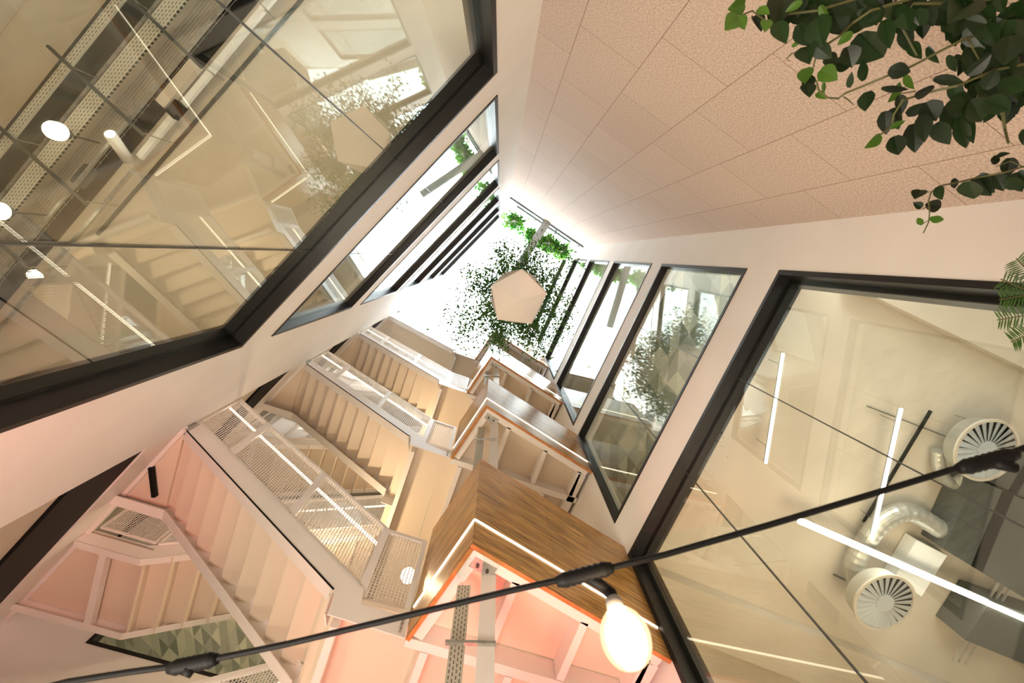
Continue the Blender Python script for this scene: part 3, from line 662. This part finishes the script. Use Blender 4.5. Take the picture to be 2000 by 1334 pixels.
for i,(pts,z0,z1,mt,lb) in enumerate((
    (((1842,1072),(1905,935),(2080,1010),(2020,1180)),6.85,7.17,m_dgrey,'large dark grey fan coil unit at the right photo edge'),
    (((1930,940),(1975,870),(2100,920),(2060,1000)),6.95,7.17,m_dgrey,'smaller dark grey fan coil unit above the large one'),
    (((1885,1250),(1935,1175),(2100,1230),(2080,1330)),6.75,7.17,m_dgrey,'dark ventilation unit in the lower right corner'),
    (((1745,1130),(1790,1055),(1850,1085),(1800,1165)),7.0,7.17,m_white,'pale boxed duct behind the silver duct loop'),
    )):
    P=[at(x,y,z0) for x,y in pts];mb=MB();mb.prism([(p.x,p.y) for p in P],z0,z1);o=mb.build('fan_coil_unit' if mt is m_dgrey else 'boxed_duct',mt);tag(o,lb,'ventilation unit' if mt is m_dgrey else 'duct')
    if mt is m_dgrey and i<2:
        q=[P[0].lerp(P[3],.3),P[1].lerp(P[2],.3),P[1].lerp(P[2],.42),P[0].lerp(P[3],.42)];mb=MB();mb.prism([(p.x,p.y) for p in q],z0-.006,z0);mb.build('grille',m_black,o)
for i,dx in enumerate((0,12,24)):
    barthing('pipe',at(1955+dx,1130+dx*.3,6.9),at(1860+dx,1290+dx*.3,6.9),.02,.02,m_galv,'%s thin silver pipe at lower right'%['leftmost','middle','rightmost'][i],'pipe','silver pipes at lower right')
g=thing('sensor',at(1612,1117,7.2),'small white round ceiling sensor left of the silver duct','sensor');cc=at(1612,1117,7.2);mb=MB();mb.tube([cc,cc+Vector((0,0,.03)),cc+Vector((0,0,.075))],[.03,.055,.06],18);mb.build('body',m_white,g,True)
mb=MB();mb.bar(at(1628,1122,7.15),at(1660,1137,7.15),.02,.02);mb.build('arm',m_dgrey,g)
m=MB();m.fbox(PB,(4.0,.4,7.0),(4.7,6,7.175));tag(m.build('downstand_beam',m_ceil),'wide plastered ceiling beam crossing the right room near the lowest window corner','beam')
m=MB();m.fbox(PB,(-.6,.9,7.0),(-.2,6,7.175));tag(m.build('downstand_beam',m_ceil),'plastered ceiling beam behind the fern and right window head','beam')

# ================================================================ STRING LIGHT close to the lens
sl=thing('string_light',at(1140,1125,2.3),'thick black cable with bulb sockets slung across the foreground, one bulb lit','string light')
ctr=[(60,1350,2.30),(130,1332,2.30),(250,1313,2.30),(370,1297,2.30),(560,1258,2.3),(800,1201,2.3),(1000,1153,2.3),(1140,1122,2.3),(1300,1083,2.3),(1500,1026,2.3),(1700,966,2.3),(1850,920,2.3),(1930,899,2.3),(2010,872,2.3),(2080,845,2.3)]
P=[at(*c_) for c_ in ctr]
mb=MB();mb.tube(P,.0050,10);mb.build('cable',m_black,sl,True)
def vert(px,py,z): return at(px,py,z)
for (xa,ya,xb,yb,hx,hy) in ((330,1306,425,1287,362,1322),(1087,1137,1197,1108,1185,1150),(1872,916,1985,886,1985,915)):
    a=at(xa,ya,2.3);b=at(xb,yb,2.3);g=MB();n_=9;pts=[];rr=[]
    for i in range(n_*2+1): t=i/(n_*2);pts.append(a.lerp(b,t));rr.append((.0130 if i%2 else .0112)*(1 if .08<t<.92 else .75))
    g.tube(pts,rr,12);m_=(a+b)/2;h=at(hx,hy,2.285);g.tube([m_,m_.lerp(h,.6),h],[.010,.009,.008],10);g.build('connector',m_black,sl,True)
# lit bulb hanging straight down
bc=at(1197,1170,2.275);bx,by=bc.x,bc.y
mb=MB();mb.tube([at(1165,1135,2.295),Vector((bx,by,2.288)),Vector((bx,by,2.268))],[.008,.010,.011],14)
mb.build('socket',m_black,sl,True)
bm_=mat('grey_socket_collar',(.35,.33,.32),.5);mb=MB();mb.tube([Vector((bx,by,2.270)),Vector((bx,by,2.250))],[.0135,.014],16);mb.build('collar',bm_,sl,True)
mg=bpy.data.materials.new('glowing_bulb_glass');mg.use_nodes=True  # faint emission put into the glass so the whole bulb glows
def bulbglass():
    m=mg;nt=m.node_tree;nt.nodes.remove(nt.nodes['Principled BSDF']);fr=N(m,'ShaderNodeLayerWeight');fr.inputs[0].default_value=.35
    t=N(m,'ShaderNodeBsdfTransparent');gl=N(m,'ShaderNodeBsdfGlossy');gl.inputs['Roughness'].default_value=.08;gl.inputs['Color'].default_value=(1,.85,.7,1)
    mx=N(m,'ShaderNodeMixShader');L(m,fr.outputs['Fresnel'],mx.inputs[0]);L(m,t.outputs[0],mx.inputs[1]);L(m,gl.outputs[0],mx.inputs[2]);em=N(m,'ShaderNodeEmission');em.inputs[0].default_value=(1,.72,.50,1);em.inputs[1].default_value=.30;ad=N(m,'ShaderNodeAddShader');L(m,mx.outputs[0],ad.inputs[0]);L(m,em.outputs[0],ad.inputs[1]);L(m,ad.outputs[0],nt.nodes['Material Output'].inputs[0])
bulbglass()
prof=[(2.250,.012),(2.243,.016),(2.233,.024),(2.221,.031),(2.206,.0355),(2.190,.0362),(2.175,.033),(2.164,.027),(2.157,.018),(2.154,.008),(2.1535,.001)]
mb=MB();mb.tube([Vector((bx,by,z)) for z,r in prof],[r for z,r in prof],32,cap=False);mb.build('bulb',mg,sl,True)
mb=MB();zz=[2.245-.0035*i for i in range(19)]
mb.tube([Vector((bx,by,2.243)),Vector((bx,by,2.228)),Vector((bx,by,2.208)),Vector((bx,by,2.192))],[.008,.020,.021,.006],16);mb.build('filament_glare',m_fil,sl,True)  # emissive blob widened to stand for the glare around the filament

# ================================================================ FOREGROUND PLANTS, upper right
def leafmesh(mb,base,tip,width,normal,mi=0,fold=.12,droop=.10):
    base=Vector(base);tip=Vector(tip);d=tip-base;L0=d.length;d.normalize();sd=d.cross(Vector(normal)).normalized();up=sd.cross(d)
    rows=[(0,.0),(.06,.42),(.18,.78),(.35,1.0),(.55,.92),(.75,.62),(.9,.28),(1.0,0)];b=len(mb.v);ids=[]
    for t,w in rows:
        c=base+d*(L0*t)-up*(droop*L0*t*t);ww=width*.5*w
        if w==0: mb.v.append(tuple(c));ids.append((len(mb.v)-1,))
        else:
            for q in (-1,-.5,0,.5,1): mb.v.append(tuple(c+sd*(ww*q)+up*(abs(q)*ww*fold*2.2)-d*(0 if t>.1 else .04*L0*abs(q))))
            ids.append(tuple(range(len(mb.v)-5,len(mb.v))))
    for i in range(len(ids)-1):
        a,c=ids[i],ids[i+1]
        if len(a)==1:
            for q in range(4): mb.face([a[0],c[q+1],c[q]],mi=mi)
        elif len(c)==1:
            for q in range(4): mb.face([a[q],a[q+1],c[0]],mi=mi)
        else:
            for q in range(4): mb.face([a[q],a[q+1],c[q+1],c[q]],mi=mi)
ZP=3.15
def Z(x,y): return (1350+x*.35,y*.35)      # coordinates read off an enlarged corner of the photo
vine=thing('trailing_plant',at(2050,20,ZP+.25),'dark pothos vines with heart shaped leaves trailing in from the upper right corner','plant')
vine2=thing('trailing_plant',at(2040,340,ZP+.1),'separate thin vine with small leaves trailing below the main vines','plant')
fern=thing('fern',at(2040,570,ZP),'green fern fronds poking in at the right edge','plant')
mbS,mbD,mbY=MB(),MB(),MB();mbS2,mbD2=MB(),MB()
rv=random.Random(11)
def stem(mb,pts,z=ZP,r=.006,jit=.05):
    r*=.55
    P=[at(*Z(x,y),z+rv.uniform(-jit,jit)) for x,y in pts];mb.tube(P,[r*(1-.5*i/len(P)) for i in range(len(P))],6,cap=True);return P
stem(mbS,[(2100,40),(1800,150),(1640,180),(1500,230),(1400,280),(1230,370),(1080,430),(960,480),(860,520),(820,550),(760,545),(710,500),(700,450)],r=.008)
stem(mbS,[(1900,-40),(1500,20),(1240,20),(1200,80),(1180,160),(1260,310)],r=.008)
stem(mbS,[(2000,330),(1700,390),(1480,480),(1300,520),(1180,560),(1130,640),(1120,700),(1060,750)],r=.008)
stem(mbS,[(1300,-30),(1000,60),(900,130),(830,200),(740,260),(700,300),(680,380)],r=.008)
stem(mbS,[(1000,-30),(700,60),(520,80),(420,120),(340,60),(270,90)],r=.007)
stem(mbS,[(1250,510),(1180,520),(1110,490)],r=.004);stem(mbS,[(610,280),(560,300),(530,330),(550,340)],r=.004)
stem(mbS,[(1720,560),(1740,640),(1750,720),(1770,800)],r=.010);stem(mbS,[(850,540),(880,560),(905,585)],r=.004)
stem(mbS,[(1530,190),(1560,250),(1610,340),(1625,450),(1590,560)],r=.005)
LV=[ # x,y,len,tipangle(deg, image y down),w/len,tone
(180,160,-1),]
leafs=[(265,90,95,135,.62,1),(262,95,70,60,.5,1),(300,20,90,160,.6,1),(370,50,70,20,.6,1),(350,90,90,60,.6,0),(420,110,60,95,.6,1),(470,130,120,60,.55,0),(560,90,110,150,.6,0),(600,130,140,70,.62,0),(620,10,110,150,.5,1),
(640,260,90,80,.7,0),(560,260,60,330,.4,1),(690,250,120,40,.7,0),(700,100,160,80,.8,0),(720,30,90,60,.5,1),(780,60,150,60,.9,0),(850,80,160,20,.9,0),(900,180,110,140,.6,1),(960,130,100,300,.5,1),(930,190,200,45,.85,0),(870,260,120,75,.85,0),
(800,340,100,20,.7,0),(760,300,90,60,.7,0),(720,390,110,30,.8,1),(640,380,80,95,.7,1),(660,420,90,100,.8,0),(640,470,70,70,.75,0),(700,520,60,30,.6,1),(740,460,60,90,.4,1),(880,490,90,280,.42,0),(965,450,120,262,.45,0),(985,510,110,100,.80,0),(1100,390,130,5,.72,0),
(1080,110,160,80,.5,0),(1180,150,150,75,.5,0),(1230,240,100,60,.5,0),(1240,60,90,70,.4,0),(1300,60,150,30,.5,0),(1480,80,130,75,.5,0),(1530,110,130,10,.5,0),(1320,260,110,60,.35,0),(1430,310,110,60,.35,0),(1400,20,200,5,.4,0),
(1190,420,90,60,.4,1),(1060,490,160,5,.25,0),(1170,470,110,120,.4,1),(1160,530,110,80,.6,0),(1130,600,130,80,.6,0),(1080,620,130,85,.6,0),(1060,755,110,140,.5,1),(1130,760,110,75,.85,0),(1110,720,100,330,.45,1),(1240,690,160,85,.65,0),(1200,640,130,330,.6,0),(1290,640,150,85,.5,0),(1360,690,140,55,.6,0),(1310,570,120,60,.9,0),
(1400,600,170,40,.8,0),(1490,660,180,75,.4,0),(1540,650,150,80,.35,0),(1560,560,140,60,.8,0),(1640,560,150,20,.8,0),(1640,500,140,300,.7,0),(1540,420,180,320,.6,0),(1350,440,180,5,.4,0),(1250,520,120,350,.5,0),(1700,300,160,60,.8,0),(1780,200,160,100,.8,0),(1720,450,160,20,.7,0),(1840,120,200,100,.9,0),(1800,20,180,80,.9,0),(1820,480,160,350,.8,0),(1700,610,110,200,.4,0),(1840,600,120,300,.5,0),(1860,720,90,90,.8,0)]
camp=Vector((0,0,CZ))
def addleaf(mb,mby,x,y,l,an,wr,tone,z=ZP):
    bx_,by_=Z(x,y);a=math.radians(an);tx,ty=bx_+l*.35*math.cos(a),by_+l*.35*math.sin(a);z=z+rv.uniform(-.12,.12)
    b=at(bx_,by_,z);t=at(tx,ty,z+rv.uniform(-.05,.02));nrm=(camp-b).normalized()+Vector((rv.gauss(0,.25),rv.gauss(0,.25),rv.gauss(0,.25)))
    leafmesh(mby if tone else mb,b,t,(t-b).length*wr*1.05,nrm,fold=rv.uniform(.05,.3))
for q in leafs: addleaf(mbD,mbY,*q)
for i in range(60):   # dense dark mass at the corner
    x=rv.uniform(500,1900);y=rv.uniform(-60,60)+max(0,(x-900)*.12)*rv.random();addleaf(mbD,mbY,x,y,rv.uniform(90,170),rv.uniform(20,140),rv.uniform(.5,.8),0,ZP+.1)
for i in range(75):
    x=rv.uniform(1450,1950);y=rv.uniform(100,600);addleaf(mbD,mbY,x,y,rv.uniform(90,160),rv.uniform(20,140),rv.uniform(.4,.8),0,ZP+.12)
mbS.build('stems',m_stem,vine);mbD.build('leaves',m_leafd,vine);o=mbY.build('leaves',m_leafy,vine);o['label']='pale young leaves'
P=stem(mbS2,[(2100,960),(1850,930),(1760,960),(1600,990),(1500,1015),(1400,1035),(1340,1070),(1325,1120),(1330,1190),(1325,1240),(1295,1300)],r=.006)
stem(mbS2,[(1330,1070),(1280,1080)],r=.003);stem(mbS2,[(1330,1150),(1290,1165)],r=.003);stem(mbS2,[(1325,1230),(1290,1250)],r=.003);stem(mbS2,[(1850,930),(1780,900),(1700,930)],r=.004)
mbY2=MB()
for q in ((1285,1060,55,130,.65,0),(1375,1040,75,75,.55,0),(1465,995,60,85,.55,0),(1305,1140,100,10,.62,0),(1285,1160,55,215,.75,0),(1330,1215,85,10,.55,1),(1290,1255,50,235,.6,1),(1550,1010,110,80,.9,0),(1600,980,130,60,.8,0),(1620,1030,90,30,.7,0),(1690,970,110,60,.7,0),(1760,1000,110,30,.7,0),(1820,960,110,80,.8,0),(1690,920,60,280,.6,0),(1780,880,110,100,.7,0),(1700,880,80,340,.4,0)): addleaf(mbD2,mbY2,*q)
mbS2.build('stems',m_stem,vine2);mbD2.build('leaves',m_leafd,vine2);mbY2.build('leaves',m_leafy,vine2)['label']='pale young leaves'
mb=MB();mbr=MB()
for (x0,y0,x1,y1) in ((2080,590,1955,545),(2080,610,1948,625),(2060,560,1985,505),(2070,640,1975,668),(2080,570,1952,585)):
    a=at(x0,y0,ZP);b=at(x1,y1,ZP-.02);mbr.tube([a,a.lerp(b,.5)+Vector((0,0,.02)),b],.002,5)
    d=(b-a).normalized();sd=d.cross((camp-a).normalized()).normalized()
    for i in range(17):
        t=i/17;c_=a.lerp(b,t)+Vector((0,0,.02*math.sin(PI*t)));ln=.045*math.sin(PI*min(1,.15+.85*(1-t)))**.6+.004
        for s_ in (-1,1): leafmesh(mb,c_,c_+(sd*s_+d*.45).normalized()*ln+Vector((0,0,rv.uniform(-.006,.006))),.0048,(camp-a),fold=.1)
mb.build('fronds',leafmat('fern_leaf',(.02,.06,.005),(.045,.12,.01),.25),fern);mbr.build('stems',m_stem,fern)
# the wall shelf these plants grow from (just past the right edge of the frame)
sh_=thing('plant_shelf',at(2240,300,ZP+.3),'dark shelf with pots beyond the right edge of the frame','shelf')
mb=MB();a=at(2170,-60,ZP+.22);b=at(2170,640,ZP-.05);mb.bar(Vector((a.x,a.y,ZP-.03)),Vector((b.x,b.y,ZP-.03)),.22,.03);mb.build('board',m_frame,sh_)

# ================================================================ LAMPS AND ADDED FILL LIGHTS
# daylight comes from the world through the open top; rooms and stair get added warm fill lights
def room_fill(F,t,n_,z,p,size=2.0,col=WARM):
    c=F(t,n_,z);lamp('AREA','room_fill',c,p,col,size,aim=c+Vector((0,0,1)))  # added upward fill to light the room ceiling, no fixture
room_fill(PA,2.6,1.3,2.4,100,2.0)
room_fill(PB,3.4,1.3,2.4,120,1.8)
for k in (1,): room_fill(PA,2,2,4.2+H*k,14,2.5);room_fill(PB,2,2,4.2+H*k,18,2.5)
c=PD(1,2,7.9);lamp('AREA','room_fill',c,50,WARM,2,aim=c+Vector((0,0,1)))
# added warm point fills floating under the steps, no fixtures
for k in range(3):
    lamp('POINT','stair_fill',PS(2.4,1.5,4.6+H*k),(12,55,60)[k],WARM,radius=.08)
lamp('AREA','board_wall_fill',(-.4,-2.1,5.2),26,(1,.82,.66),.8,aim=(-1.6,1.0,7.2))  # added fill without a fixture, washes the board wall
# ground floor: unseen warm fill added to brighten the shaft, and pink lamps
lamp('AREA','lobby_fill',(1.3,-1.0,.25),185,(1,.86,.72),1.5,aim=(.0,-1.0,9))
lamp('SPOT','pink_lamp',(.3,-4.0,.6),620,(1,.16,.15),aim=(-.3,-4.0,5.4),spot=math.radians(62),radius=.05)
lamp('SPOT','pink_lamp',(1.0,-.6,.8),600,(1,.16,.15),aim=(3.7,-1.78,4.5),spot=math.radians(40),radius=.05)
# unseen narrow spot added only to brighten the hanging pot
lamp('SPOT','pot_fill_spot',(-.9,.2,.2),1500,(1,.88,.78),aim=(PP.x,PP.y,PZ),spot=math.radians(9),radius=.05)
